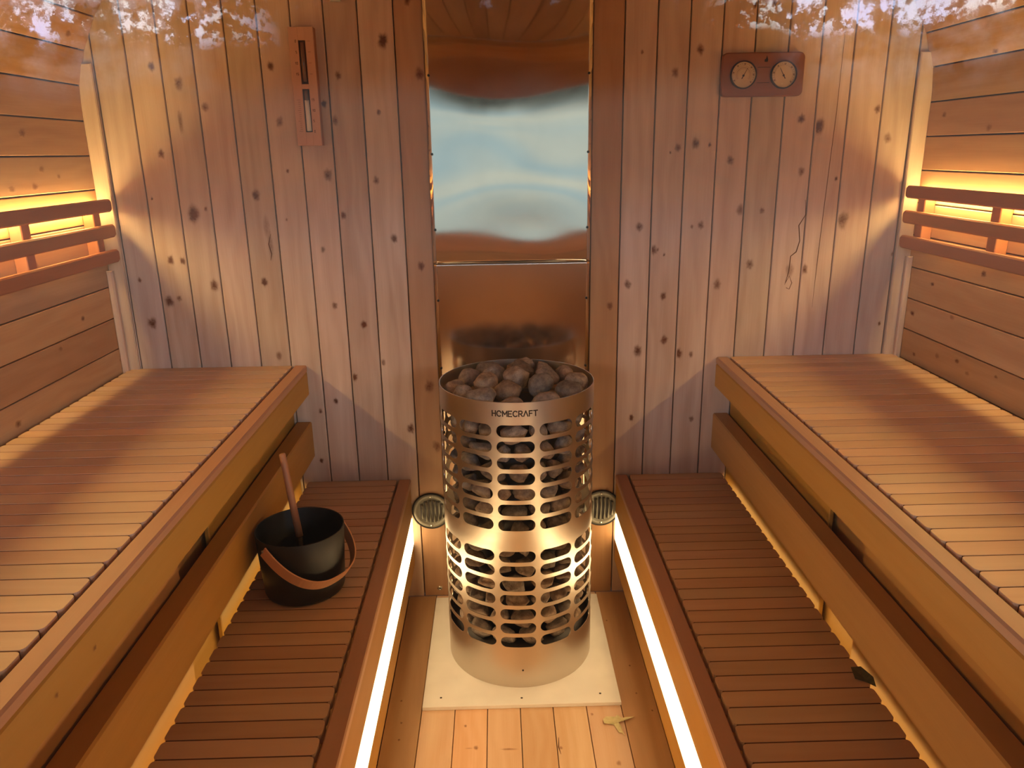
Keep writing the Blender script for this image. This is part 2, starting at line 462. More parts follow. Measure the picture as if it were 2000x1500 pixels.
# ================================================================== ROOM
# back wall: upright knotty boards
mb = MB()
jl = [-1.240, -1.192, -1.097, -1.002, -0.907, -0.811, -0.716, -0.621, -0.527, -0.431, -0.329, -0.244]
jr = [0.240, 0.332, 0.427, 0.521, 0.616, 0.711, 0.809, 0.905, 1.001, 1.102, 1.194, 1.240]
TOPZ = 2.12
joints = jl + jr
for a, b in zip(joints[:-1], joints[1:]):
    mb.board(((a + b) / 2, 0.011, TOPZ / 2), (0, 0, 1), (-1, 0, 0), TOPZ, b - a - 0.0035, 0.022, c=0.0018)
BK = [(-1.027, 1.749, 0.0126), (-0.957, 1.703, 0.0165), (-0.89, 1.638, 0.0135), (-0.687, 1.745, 0.0126), (-0.678, 1.594, 0.015), (-1.035, 1.51, 0.0135), (-0.964, 1.333, 0.0224), (-0.771, 1.385, 0.015), (-0.925, 1.349, 0.0064), (-1.051, 1.197, 0.0128), (-1.015, 1.193, 0.0105), (-0.668, 1.455, 0.006), (-0.773, 1.124, 0.0135), (-0.929, 1.117, 0.0165), (-1.073, 1.07, 0.0165), (-1.042, 1.078, 0.0096), (-1.155, 1.137, 0.008), (-1.136, 1.0, 0.0176), (-0.497, 1.718, 0.0112), (-0.515, 1.595, 0.0135), (-0.55, 1.441, 0.018), (-0.512, 1.323, 0.0105), (-0.583, 1.221, 0.0096), (-0.406, 1.423, 0.012), (-0.387, 1.617, 0.009), (-0.362, 1.809, 0.018), (-0.363, 1.249, 0.0128), (-0.284, 1.164, 0.0144), (-0.474, 0.983, 0.0128), (-0.561, 1.045, 0.0112), (-0.636, 0.697, 0.008), (-0.516, 0.81, 0.0128), (-0.583, 0.731, 0.0096), (-0.422, 0.857, 0.0096), (-0.344, 0.63, 0.017), (-0.648, 0.523, 0.0085), (-0.752, 0.888, 0.0136), (-0.277, 0.773, 0.0204), (-0.262, 0.566, 0.0187), (-0.261, 1.719, 0.0165), (-0.287, 1.911, 0.0126), (-0.544, 1.642, 0.0105), (-0.685, 1.313, 0.0045), (-1.081, 1.381, 0.0045), (0.553, 1.774, 0.0135), (0.482, 1.714, 0.0135), (0.704, 1.889, 0.009), (0.659, 1.465, 0.0135), (0.551, 1.515, 0.015), (0.498, 1.503, 0.012), (0.477, 1.49, 0.0045), (0.594, 1.51, 0.0064), (0.864, 1.579, 0.0135), (0.919, 1.557, 0.0224), (0.878, 1.429, 0.0135), (0.7, 1.318, 0.016), (0.767, 1.314, 0.0096), (1.019, 1.282, 0.024), (1.13, 1.521, 0.0144), (1.089, 1.604, 0.012), (0.391, 1.272, 0.0144), (0.437, 1.201, 0.016), (0.581, 1.274, 0.0112), (0.553, 1.27, 0.0064), (0.741, 1.15, 0.0144), (0.643, 1.089, 0.0153), (0.36, 1.094, 0.0144), (0.473, 1.056, 0.0128), (0.305, 1.027, 0.0128), (0.915, 1.132, 0.0144), (0.986, 1.406, 0.0064), (1.19, 1.176, 0.008), (1.174, 0.953, 0.0064), (0.399, 0.879, 0.017), (0.529, 0.868, 0.017), (0.471, 1.185, 0.0048), (0.482, 0.913, 0.0153), (0.384, 0.651, 0.0102), (0.584, 0.642, 0.0102), (0.571, 0.864, 0.0096), (0.308, 0.39, 0.0108), (0.758, 1.895, 0.0098), (0.383, 1.769, 0.006), (0.45, 1.201, 0.006)]
for x, z, r in BK:
    mb.knot((x, 0.0, z), r * 1.55, r * 1.1, random.uniform(0.65, 1.0))
mb.knot((-0.742, 0, 1.24), 0.07, 0.012, 0.45); mb.knot((-0.748, 0, 1.29), 0.05, 0.014, 0.35)
mb.knot((-0.966, 0, 1.60), 0.05, 0.009, 0.6); mb.knot((0.869, 0, 1.13), 0.035, 0.018, 0.45)
mb.crack([(0.898, 0, 1.345), (0.903, 0, 1.30), (0.885, 0, 1.268), (0.892, 0, 1.221), (0.884, 0, 1.187), (0.868, 0, 1.174), (0.866, 0, 1.126), (0.857, 0, 1.085)],
         [0.001, 0.002, 0.0035, 0.003, 0.0035, 0.003, 0.003, 0.001])
mb.crack([(0.858, 0, 1.09), (0.869, 0, 1.112), (0.879, 0, 1.09), (0.872, 0, 1.07), (0.862, 0, 1.075)], 0.0022)
mb.crack([(0.969, 0, 1.82), (0.967, 0, 1.60), (0.958, 0, 1.33), (0.953, 0, 1.14), (0.951, 0, 1.01)], [0.0006, 0.0018, 0.002, 0.002, 0.0006])
mb.crack([(-0.738, 0, 1.27), (-0.747, 0, 1.24), (-0.741, 0, 1.21), (-0.746, 0, 1.19)], [0.001, 0.003, 0.003, 0.001])
for (bC, bL, bW, bN, bl, bw_, bu_, bv_, brn) in mb.boards:      # the two broad boards beside the steel sheet are of browner wood
    if abs(abs(bC.x) - 0.286) < 0.002:
        for k in range(len(mb.f)):
            if mb.rn[k] == brn: mb.mi[k] = 2
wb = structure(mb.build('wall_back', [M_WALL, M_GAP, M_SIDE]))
sub = MB(); sub.box((-1.30, 0.0215, 0), (1.30, 0.05, 2.2), 'z')
sub.build('wall_backing', M_GAP, wb)

# side walls + rounded shoulder + ceiling: horizontal boards following the profile
R_, ZC = 0.50, 1.62
def profile(s_):                                   # arc length from floor -> (inset, z, tangent angle)
    if s_ <= ZC: return (0.0, s_, 0.0)
    a = (s_ - ZC) / R_
    return (R_ - R_ * math.cos(a), ZC + R_ * math.sin(a), a)
def side_wall(sg, z_off, name, knots):
    mb = MB(); pitch = 0.0968
    k0 = int(math.floor((0 - z_off) / pitch))
    n = 0; s_ = z_off + k0 * pitch
    S_END = ZC + R_ * PI / 2
    while s_ < S_END - 0.01:
        a = max(s_, 0.0); b = min(s_ + pitch, S_END)
        i0, z0, _ = profile(a); i1, z1, _ = profile(b)
        p0 = Vector((sg * (HW - i0), 0, z0)); p1 = Vector((sg * (HW - i1), 0, z1))
        W = (p1 - p0); w = W.length; W.normalize()
        L = Vector((0, -1, 0)) if sg > 0 else Vector((0, 1, 0))
        N = L.cross(W)
        if N.x * sg > 0: L = -L; N = -N
        C = (p0 + p1) / 2 - N * 0.010; C.y = Y0 / 2
        mb.board(C, L, W, -Y0, w - 0.003, 0.020, c=0.0018)
        s_ += pitch
    for (y, z) in knots:
        i, zz, _ = profile(z)
        r = random.uniform(0.008, 0.015)
        mb.knot((sg * (HW - (i if z > ZC else 0)), y, zz if z > ZC else z), r * 1.5, r, random.uniform(0.4, 0.85))
    for _ in range(26):
        r = random.uniform(0.005, 0.013); z = random.uniform(0.1, 1.6)
        mb.knot((sg * HW, random.uniform(-2.2, -0.45), z), r * 1.6, r, random.uniform(0.3, 0.8))
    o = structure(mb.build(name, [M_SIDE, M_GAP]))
    bk = MB()
    n = 24
    pts = [profile(q) for q in [0, ZC] + [ZC + R_ * PI / 2 * k / 10 for k in range(1, 11)]]
    for (i0, z0, a0), (i1, z1, a1) in zip(pts[:-1], pts[1:]):
        def P_(i_, z_, a_, d, y):
            return (sg * (HW - i_ + d * math.cos(a_)), y, z_ + d * math.sin(a_))
        q = [P_(i0, z0, a0, .019, 0.02), P_(i1, z1, a1, .019, 0.02), P_(i1, z1, a1, .019, Y0), P_(i0, z0, a0, .019, Y0)]
        r = [P_(i0, z0, a0, .045, 0.02), P_(i1, z1, a1, .045, 0.02), P_(i1, z1, a1, .045, Y0), P_(i0, z0, a0, .045, Y0)]
        qi = [bk.vert(v) for v in q]; ri = [bk.vert(v) for v in r]
        bk.face(qi); bk.face(ri[::-1])
        for k in range(4): bk.face([qi[k], ri[k], ri[(k + 1) % 4], qi[(k + 1) % 4]])
    bk.build('wall_backing', M_GAP, o)
    return o
WLK = [(-0.2, 1.06), (-0.337, 1.005), (-0.02, 0.89), (-0.577, 0.874), (-0.27, 1.475), (-0.193, 1.454), (-0.314, 1.432), (-0.415, 1.429), (-0.326, 1.565), (-0.105, 1.832)]
WRK = [(-0.306, 1.725), (-0.089, 1.581), (-0.385, 1.17), (-0.152, 1.104), (-0.065, 0.998), (-0.273, 1.029), (-0.105, 0.877), (-0.229, 0.904), (-0.328, 0.915), (-0.383, 0.894), (-0.309, 1.54)]
side_wall(-1, 0.9265, 'wall_left', WLK)
side_wall(1, 0.943, 'wall_right', WRK)

mb = MB()
xw = HW - R_
n = 15
for i in range(n):
    a = -xw + 2 * xw * i / n; b = -xw + 2 * xw * (i + 1) / n
    mb.board(((a + b) / 2, Y0 / 2, ZC + R_ + 0.010), (0, 1, 0), (-1, 0, 0), -Y0, b - a - 0.003, 0.02, c=0.0018)
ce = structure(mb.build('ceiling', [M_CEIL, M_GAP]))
s2 = MB(); s2.box((-xw - 0.02, Y0, ZC + R_ + 0.0205), (xw + 0.02, 0.02, ZC + R_ + 0.05), 'y'); s2.build('ceiling_backing', M_GAP, ce)

# floor boards: pale in the middle, browner ones next to the benches
mb = MB()
fj = [-0.384, -0.287, -0.193, -0.102, -0.010, 0.082, 0.176, 0.274, 0.376]
for i, (a, b) in enumerate(zip(fj[:-1], fj[1:])):
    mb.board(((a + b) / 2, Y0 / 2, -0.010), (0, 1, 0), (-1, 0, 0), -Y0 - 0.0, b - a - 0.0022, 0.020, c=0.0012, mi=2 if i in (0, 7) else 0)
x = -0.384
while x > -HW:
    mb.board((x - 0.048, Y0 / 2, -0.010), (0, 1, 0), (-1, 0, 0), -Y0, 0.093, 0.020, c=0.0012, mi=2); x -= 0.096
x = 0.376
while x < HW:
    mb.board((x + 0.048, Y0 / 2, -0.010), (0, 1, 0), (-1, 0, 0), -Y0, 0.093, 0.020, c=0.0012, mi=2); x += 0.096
for (x, y) in [(0.189, -0.62), (0.235, -0.801), (0.092, -0.743), (-0.131, -0.734), (-0.162, -0.652), (-0.05, -0.9), (0.14, -0.95)]:
    r = random.uniform(0.006, 0.010); mb.knot((x, y, 0), r * 1.2, r, random.uniform(0.5, 0.8))
mb.knot((-0.045, -0.742, 0), 0.005, 0.030, 0.6); mb.knot((-0.15, -0.735, 0), 0.003, 0.018, 0.4)
def kd(x, y, r):
    mb.knot((x, y, 0), r, r * 0.8, 0.7)
nf = len(mb.f)
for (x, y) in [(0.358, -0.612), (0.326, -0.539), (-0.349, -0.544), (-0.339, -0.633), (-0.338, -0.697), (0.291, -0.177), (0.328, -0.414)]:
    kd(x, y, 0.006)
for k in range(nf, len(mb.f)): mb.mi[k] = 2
mb.crack([(0.089, -0.705, 0), (0.086, -0.74, 0), (0.090, -0.765, 0)], [0.001, 0.003, 0.001], N=(0, 0, 1))
fl = structure(mb.build('floor', [M_FLOOR, M_GAP, M_FLOORD]))
s2 = MB(); s2.box((-1.30, Y0, -0.05), (1.30, 0.05, -0.0195), 'y'); s2.build('floor_backing', M_GAP, fl)

# corner trims
for i, sg in enumerate((-1, 1)):
    mb = MB()
    mb.box((sg * 1.2415, -0.012, 0.0), (sg * 1.194, -0.0005, 1.76), 'z', c=0.003)
    structure(mb.build('trim_%d' % (i + 1), M_WALL))
    mb = MB()
    mb.box((sg * 1.2415, -0.030, 0.0), (sg * 1.222, -0.0125, 1.17), 'z', c=0.004)
    structure(mb.build('trim_%d' % (i + 3), M_WALL))

# front wall: solid boards below, one wide window, boards above
mb = MB()
WZ0, WZ1 = 1.05, 1.88
z = 0.0
while z < WZ0 - 0.02:
    mb.box((-1.238, Y0 - 0.03, z), (1.238, Y0, min(z + 0.0935, WZ0)), 'x', c=0.002); z += 0.0955
z = WZ1
while z < 2.10:
    hw_ = 1.19 if z < 1.9 else 0.74 + 0.40 * (2.12 - z) / 0.24
    mb.box((-hw_, Y0 - 0.03, z), (hw_, Y0, min(z + 0.0935, 2.118)), 'x', c=0.002); z += 0.0955
for x in (-1.20, 1.20):
    mb.box((x - 0.028, Y0 - 0.035, WZ0 + 0.001), (x + 0.028, Y0 + 0.001, WZ1 - 0.001), 'z', c=0.003)
structure(mb.build('wall_front', M_SIDE))
glass = MB()
glass.box((-1.171, Y0 - 0.020, WZ0 + 0.001), (1.171, Y0 - 0.012, WZ1 - 0.001), 'z', c=0.0003)
gl = structure(glass.build('window_1', M_PANE))

# ================================================================== BENCHES
def slat_panel(x0, x1, y0, y1, ztop, pitch, name, parent, th=0.022, mat=M_SLAT):
    mb = MB(); y = y0
    while y - (pitch - 0.004) > y1:
        mb.board(((x0 + x1) / 2, y - (pitch - 0.0036) / 2, ztop - th / 2), (1, 0, 0), (0, 1, 0), abs(x1 - x0), pitch - 0.0036, th,
                 r=0.009, c=0.0004, seg=4)
        y -= pitch
    mb.box((min(x0, x1) + 0.006, y + 0.004, ztop - th - 0.004), (max(x0, x1) - 0.006, y0 - 0.001, ztop - th - 0.0002), 'y', c=0.0005, mi=1)
    yy = y0 - pitch
    while yy > y + 0.001:                          # dark loose tongue deep in each joint
        xa, xb = min(x0, x1) + 0.006, max(x0, x1) - 0.006
        mb.box((xa, yy + 0.0001, ztop - th), (xb, yy + 0.0035, ztop - 0.0008), 'x', c=0.0001, mi=1)
        yy -= pitch
    return mb.build(name, [mat, M_GAP], parent)
YB = -2.20
PITCH = 0.0476
def upper_bench(sg, label):
    xi = -0.6655 if sg < 0 else 0.6525
    root = thing('upper_bench', label, 'bench', (sg * 0.95, YB / 2, 0))
    s = lambda d: xi + sg * d                      # d measured from the front face towards the wall
    slat_panel(s(0.046), sg * 1.226, -0.004, YB, 0.854, PITCH, 'seat', root)
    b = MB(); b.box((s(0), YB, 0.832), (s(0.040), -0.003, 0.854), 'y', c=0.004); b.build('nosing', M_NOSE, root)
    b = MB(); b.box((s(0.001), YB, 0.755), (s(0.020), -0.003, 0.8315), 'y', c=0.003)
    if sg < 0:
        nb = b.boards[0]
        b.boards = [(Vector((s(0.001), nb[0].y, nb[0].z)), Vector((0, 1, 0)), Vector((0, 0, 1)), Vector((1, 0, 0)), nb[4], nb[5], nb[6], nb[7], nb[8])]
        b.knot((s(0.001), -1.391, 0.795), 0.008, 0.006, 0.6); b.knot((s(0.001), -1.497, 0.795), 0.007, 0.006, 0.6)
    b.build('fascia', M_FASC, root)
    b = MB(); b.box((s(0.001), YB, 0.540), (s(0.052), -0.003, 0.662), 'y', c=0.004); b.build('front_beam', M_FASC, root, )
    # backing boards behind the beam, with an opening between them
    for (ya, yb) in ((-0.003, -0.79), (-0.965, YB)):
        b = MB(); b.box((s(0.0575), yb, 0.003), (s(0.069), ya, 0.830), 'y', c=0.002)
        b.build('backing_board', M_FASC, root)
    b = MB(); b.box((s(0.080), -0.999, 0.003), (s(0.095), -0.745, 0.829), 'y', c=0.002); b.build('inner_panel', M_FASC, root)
    for y in (-0.06, -0.70, -1.001, -2.1):
        b = MB(); b.box((s(0.070), y - 0.04, 0.003), (s(0.11), y, 0.829), 'z', c=0.002); b.build('leg', M_FASC, root)
    for x_ in (s(0.30), sg * 1.19):
        b = MB(); b.box((x_, YB, 0.79), (x_ + sg * 0.03, -0.003, 0.829), 'y'); b.build('bearer', M_FASC, root)
    return root
upper_bench(-1, 'upper slatted wooden bench along the left wall, above the black bucket')
upper_bench(1, 'upper slatted wooden bench along the right wall, below the twin-dial gauge')

def lower_bench(sg, label):
    xi = -0.354 if sg < 0 else 0.336
    root = thing('lower_bench', label, 'bench', (sg * 0.5, YB / 2, 0))
    s = lambda d: xi + sg * d
    slat_panel(s(0.047), (-0.697 if sg < 0 else 0.694), -0.004, YB, 0.449, PITCH, 'seat', root)
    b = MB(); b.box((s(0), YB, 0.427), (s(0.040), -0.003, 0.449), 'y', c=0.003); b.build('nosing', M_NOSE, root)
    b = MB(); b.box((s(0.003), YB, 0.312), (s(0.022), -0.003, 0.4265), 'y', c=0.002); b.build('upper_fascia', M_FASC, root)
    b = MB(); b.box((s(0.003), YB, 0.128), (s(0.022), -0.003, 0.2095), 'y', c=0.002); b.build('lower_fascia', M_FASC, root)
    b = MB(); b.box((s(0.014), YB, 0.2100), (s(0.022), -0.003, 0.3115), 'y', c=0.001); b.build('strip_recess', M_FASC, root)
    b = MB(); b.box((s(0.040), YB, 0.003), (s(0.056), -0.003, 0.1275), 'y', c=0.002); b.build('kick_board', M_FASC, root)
    for y in (-0.1, -1.1, -2.1):
        b = MB(); b.box((s(0.06), y - 0.04, 0.003), (s(0.10), y, 0.426), 'z'); b.build('leg', M_FASC, root)
    b = MB(); b.box((s(0.15), YB, 0.39), (s(0.18), -0.003, 0.42), 'y'); b.build('bearer', M_FASC, root)
    st = MB(); st.box((s(0.0015), YB, 0.213), (s(0.013), -0.012, 0.309), 'y', c=0.001)
    o = st.build('light_strip', M_LEDLOW)
    tag(o, 'glowing white light strip set in the front of the lower %s bench' % ('left' if sg < 0 else 'right'), 'light strip', 'light strips under the lower benches')
def under_strip(sg):
    xi = -0.672 if sg < 0 else 0.672
    st = MB(); st.box((xi - 0.006, YB + 0.02, 0.392), (xi + 0.006, -0.02, 0.404), 'y', c=0.001)
    o = st.build('light_strip', M_LEDUNDER)
    tag(o, 'warm light strip under the back edge of the lower %s bench' % ('left' if sg < 0 else 'right'), 'light strip', 'strips under the back edges of the lower benches')
under_strip(-1); under_strip(1)
lower_bench(-1, 'lower slatted wooden bench on the left with the black bucket on it')
lower_bench(1, 'lower slatted wooden bench on the right, empty')

# backrests: three slats on battens, amber strip on the wall behind
def backrest(sg, label):
    root = thing('backrest', label, 'backrest', (sg * 1.18, YB / 2, 1.19))
    for (z0, z1) in ((1.347, 1.384), (1.273, 1.311), (1.199, 1.237)):
        b = MB()
        b.board((sg * 1.2005, (YB - 0.022) / 2, (z0 + z1) / 2), (0, 1, 0), (0, 0, sg * -1) if sg > 0 else (0, 0, 1), abs(YB + 0.022), z1 - z0, 0.017, r=0.012, c=0.004, seg=4)
        b.build('slat', M_BACK, root)
    for yc in (-0.090, -0.445, -0.80, -1.16, -1.52, -1.88):
        b = MB()
        b.box((sg * 1.2095, yc - 0.019, 1.203), (sg * 1.2415, yc + 0.019, 1.3485), 'z', c=0.002)
        b.box((sg * 1.2095, yc - 0.019, 1.3487), (sg * 1.2225, yc + 0.019, 1.380), 'z', c=0.001)
        b.build('batten', M_BACK, root)
    st = MB(); st.box((sg * 1.2240, YB, 1.351), (sg * 1.2415, -0.04, 1.363), 'y', c=0.0005)
    o = st.build('light_strip', M_LEDTOP)
    tag(o, 'thin amber light strip on the %s wall behind the backrest' % ('left' if sg < 0 else 'right'), 'light strip', 'light strips behind the backrests')
backrest(-1, 'three-slat wooden backrest on the left wall with glow behind it')
backrest(1, 'three-slat wooden backrest on the right wall with glow behind it')

# ================================================================== HEAT SHIELD
def sheet(z0, z1, ybase, seed, amp, nx=40, nz=110, top_w=(-0.245, 0.2385), name='heat_shield'):
    rnd = random.Random(seed)
    mb = MB()
    screws = [1.934, 1.714, 1.496, 1.275, 1.057, 0.837, 0.617]
    def hgt(x, z):
        u = (x - top_w[0]) / (top_w[1] - top_w[0])
        e = math.sin(PI * u)                                   # pinned on both edges
        ph = (z - 1.057) / 0.2195
        w = 0.5 - 0.5 * math.cos(2 * PI * ph)                  # bulges out between the screw rows
        h = amp * (0.55 * w * (0.35 + 0.65 * e) + 0.9 * e * math.sin(z * 8.2 + 0.9 + 0.6 * u)
                   + 0.25 * e * math.sin(z * 21 + 3.0 * u) + 0.35 * math.sin(2 * PI * u * 1.0 + z * 3.3) * (0.3 + e))
        return h
    idx = []
    for j in range(nz + 1):
        z = z0 + (z1 - z0) * j / nz
        row = []
        for i in range(nx + 1):
            x = top_w[0] + (top_w[1] - top_w[0]) * i / nx
            row.append(mb.vert((x, ybase - hgt(x, z), z)))
        idx.append(row)
    for j in range(nz):
        for i in range(nx):
            mb.face([idx[j][i], idx[j][i + 1], idx[j + 1][i + 1], idx[j + 1][i]], smooth=True)
    return mb
root = thing('heat_shield', 'tall mirror-bright steel heat shield on the back wall above the heater', 'heat shield', (0, -0.008, 0.4))
for (z0, z1, yb, sd, am, mt) in ((1.172, 2.10, -0.0105, 3, 0.0016, M_SHIELD), (0.40, 1.1715, -0.0085, 5, 0.0011, M_SHIELD2)):
    o = sheet(z0, z1, yb, sd, am).build('steel_sheet', mt, root)
    sm = o.modifiers.new('thickness', 'SOLIDIFY'); sm.thickness = 0.0012; sm.offset = -1
b = MB()
for x0, x1 in ((-0.244, -0.214), (0.208, 0.238)):
    b.box((x0, -0.0075, 0.40), (x1, -0.0008, 2.10), 'z', c=0.0005)
b.build('spacer', M_DARKMETAL, root)
for z in (1.934, 1.714, 1.496, 1.275, 1.057, 0.837, 0.617):
    for x in (-0.235, 0.229):
        b = MB(); b.lathe([(0.0, 0.0022), (0.0028, 0.0018), (0.0038, 0.0), (0.0038, -0.004)], (x, -0.0128, z), n=12, axis='y')
        b.build('screw', M_SCREW, root)

# ================================================================== HEATER
HX, HY, HR, HTOP, HB = -0.001, -0.296, 0.220, 0.880, 0.0125
heater = thing('sauna_heater', 'round stainless steel sauna heater full of stones on the white board', 'heater', (HX, HY, HB))
def cylp(s_, z, r=HR):
    """s_: arc length to the right of the front centre line"""
    a = s_ / HR
    return (HX + r * math.sin(a), HY - r * math.cos(a), z)
COLW = 2 * PI * HR / 12
OFF = -0.0095
def shell():
    mb = MB()
    tops = [-COLW / 2 + COLW * k / 12 for k in range(13)]
    def band(z0, z1, nz=2):
        for c in range(12):
            for a, b_ in zip(tops[:-1], tops[1:]):
                for k in range(nz):
                    q0 = z0 + (z1 - z0) * k / nz; q1 = z0 + (z1 - z0) * (k + 1) / nz
                    s0 = c * COLW + a + OFF; s1 = c * COLW + b_ + OFF
                    mb.face([mb.vert(cylp(s0, q0)), mb.vert(cylp(s1, q0)), mb.vert(cylp(s1, q1)), mb.vert(cylp(s0, q1))], smooth=True)
    def cells(zc, ph):
        hh = ph / 2; a_, b_ = 0.0510, 0.0168          # slot half length / half height
        border = []
        border += [(t_, hh) for t_ in reversed(tops)]
        nside = 12
        border += [(-COLW / 2, hh - ph * k / nside) for k in range(1, nside)]
        border += [(t_, -hh) for t_ in tops]
        border += [(COLW / 2, -hh + ph * k / nside) for k in range(1, nside)]
        def hit(x, y):
            lo, hi = 0.0, 1.0
            def inside(px, py):
                dx = max(abs(px) - (a_ - b_), 0.0)
                return dx * dx + py * py < b_ * b_
            for _ in range(30):
                m_ = (lo + hi) / 2
                if inside(x * m_, y * m_): lo = m_
                else: hi = m_
            return (x * lo, y * lo)
        inner = [hit(*p) for p in border]
        n = len(border)
        for c in range(12):
            so = c * COLW + OFF
            B = [mb.vert(cylp(so + p[0], zc + p[1])) for p in border]
            I = [mb.vert(cylp(so + p[0], zc + p[1])) for p in inner]
            for i in range(n):
                j = (i + 1) % n
                mb.face([B[i], B[j], I[j], I[i]], smooth=True)
    PH = 0.0452
    up = [0.802 - PH * k for k in range(7)]
    lo = [0.435 - PH * k for k in range(7)]
    band(up[0] + PH / 2, HTOP)
    for z in up: cells(z, PH)
    band(lo[0] + PH / 2, up[-1] - PH / 2)
    for z in lo: cells(z, PH)
    band(HB, lo[-1] - PH / 2, 3)
    return mb
o = shell().build('shell', M_SHELL, heater, fix=False)
import bmesh
bm = bmesh.new(); bm.from_mesh(o.data); bmesh.ops.remove_doubles(bm, verts=bm.verts, dist=0.0002); bmesh.ops.recalc_face_normals(bm, faces=bm.faces); bm.to_mesh(o.data); bm.free()
for p in o.data.polygons: p.use_smooth = True
sm = o.modifiers.new('thickness', 'SOLIDIFY'); sm.thickness = 0.0016; sm.offset = -1
es = o.modifiers.new('crisp_edges', 'EDGE_SPLIT'); es.split_angle = math.radians(35)
b = MB(); b.lathe([(HR - 0.0024, HTOP - 0.003), (HR - 0.0024, HTOP + 0.0004), (HR - 0.0018, HTOP + 0.0008), (HR - 0.0004, HTOP + 0.0008), (HR + 0.0002, HTOP + 0.0004), (HR + 0.0002, HTOP - 0.002)], (HX, HY, 0), n=96, smooth=False)
b.build('rim', M_SHELL, heater)
b = MB(); b.lathe([(0.0, 0.116), (0.214, 0.116), (0.214, 0.121), (0.0, 0.121)], (HX, HY, 0), n=64)
b.build('stone_tray', M_DARKMETAL, heater)
b = MB(); b.lathe([(0.0, 0.122), (0.128, 0.122), (0.128, 0.800), (0.0, 0.800)], (HX, HY, 0), n=40)
b.build('heating_core', M_DARKMETAL, heater)
b = MB(); b.lathe([(0.0, 0.0012), (0.0025, 0.001), (0.003, -0.001)], (HX + 0.002, HY - HR - 0.0005, 0.071), n=12, axis='y'); b.build('screw', M_SCREW, heater)
# lettering HOMECRAFT, bent round the shell
def strokes():
    L = {}
    L['H'] = [[(0, 0), (0, 1)], [(0, .5), (.62, .5)], [(.62, 0), (.62, 1)]]
    L['O'] = [[(.40 + .40 * math.cos(q), .5 + .5 * math.sin(q)) for q in [0.35 + (2 * PI - 1.2) * k / 14 for k in range(15)]]]
    L['M'] = [[(0, 0), (0, 1), (.4, .35), (.8, 1), (.8, 0)]]
    L['E'] = [[(.58, 1), (0, 1)], [(0, .5), (.5, .5)], [(.58, 0), (0, 0), (0, 1)]]
    L['C'] = [[(.42 + .42 * math.cos(q), .5 + .5 * math.sin(q)) for q in [0.8 + (2 * PI - 1.6) * k / 12 for k in range(13)]]]
    L['R'] = [[(0, 0), (0, 1), (.42, 1), (.58, .88), (.58, .62), (.42, .48), (.1, .48)], [(.32, .44), (.62, 0)]]
    L['A'] = [[(0, 0), (.38, 1), (.76, 0)]]
    L['F'] = [[(0, 0), (0, 1), (.55, 1)], [(0, .5), (.48, .5)]]
    L['T'] = [[(0, 1), (.7, 1)], [(.35, 0), (.35, 1)]]
    return L
def lettering(word, s0, s1, z0, h, wd):
    Lt = strokes(); mb = MB()
    W = {'H': .62, 'O': .8, 'M': .8, 'E': .58, 'C': .78, 'R': .62, 'A': .76, 'F': .55, 'T': .7}
    k = h * 1.0
    tot = sum(W[c] for c in word) * k; gap = ((s1 - s0) - tot) / (len(word) - 1)
    x = s0
    for ch in word:
        for st in Lt[ch]:
            for (xa, ya), (xb, yb) in zip(st[:-1], st[1:]):
                A = Vector((x + xa * k, z0 + ya * h)); B = Vector((x + xb * k, z0 + yb * h))
                d = (B - A); 
                if d.length < 1e-6: continue
                d.normalize(); n_ = Vector((-d.y, d.x)) * wd / 2; A2 = A - d * wd * .4; B2 = B + d * wd * .4
                q = [A2 + n_, A2 - n_, B2 - n_, B2 + n_]
                mb.prism([(p.x, p.y) for p in q], lambda a, b_, hh: cylp(a, b_, HR + (-0.0005 if hh == 0 else 0.0004)))
        x += W[ch] * k + gap
    return mb
lettering('HOMECRAFT', -0.070, 0.049, 0.8435, 0.0145, 0.0030).build('lettering', M_INKB, heater, fix=True)['label'] = 'dark HOMECRAFT lettering'

# stones: each one an object of its own
def stone_mesh(seed, name='heater_stone'):
    rnd = random.Random(seed)
    bm = bmesh.new(); bmesh.ops.create_icosphere(bm, subdivisions=3, radius=1.0)
    planes = []
    for _ in range(13):
        v = Vector((rnd.gauss(0, 1), rnd.gauss(0, 1), rnd.gauss(0, 1))).normalized(); planes.append((v, rnd.uniform(0.62, 0.9)))
    ph = [rnd.uniform(0, 6.3) for _ in range(6)]
    for v in bm.verts:
        p = v.co.copy()
        for n_, d in planes:
            e = p.dot(n_) - d
            if e > 0: p -= n_ * e * 0.93
        k = 1 + 0.04 * math.sin(5 * p.x + ph[0]) * math.sin(5 * p.y + ph[1]) + 0.025 * math.sin(11 * p.z + ph[2] + 7 * p.x)
        v.co = p * k
    for f in bm.faces: f.smooth = True
    me = bpy.data.meshes.new(name); bm.to_mesh(me); bm.free(); me.materials.append(M_STONE)
    return me
stones = [stone_mesh(s_) for s_ in range(9)]
rs = random.Random(11)
def put_stone(x, y, z, sx, sy, sz, rot, label, group, zr=0.0):
    o = bpy.data.objects.new('heater_stone', rs.choice(stones)); COL.objects.link(o)
    o.location = (x, y, z); o.scale = (sx, sy, sz); o.rotation_euler = (rs.uniform(-.35, .35), rs.uniform(-.35, .35), rot)
    o['label'] = label; o['category'] = 'stone'; o['group'] = group
    return o
z_ring = 0.153
ring_k = 0
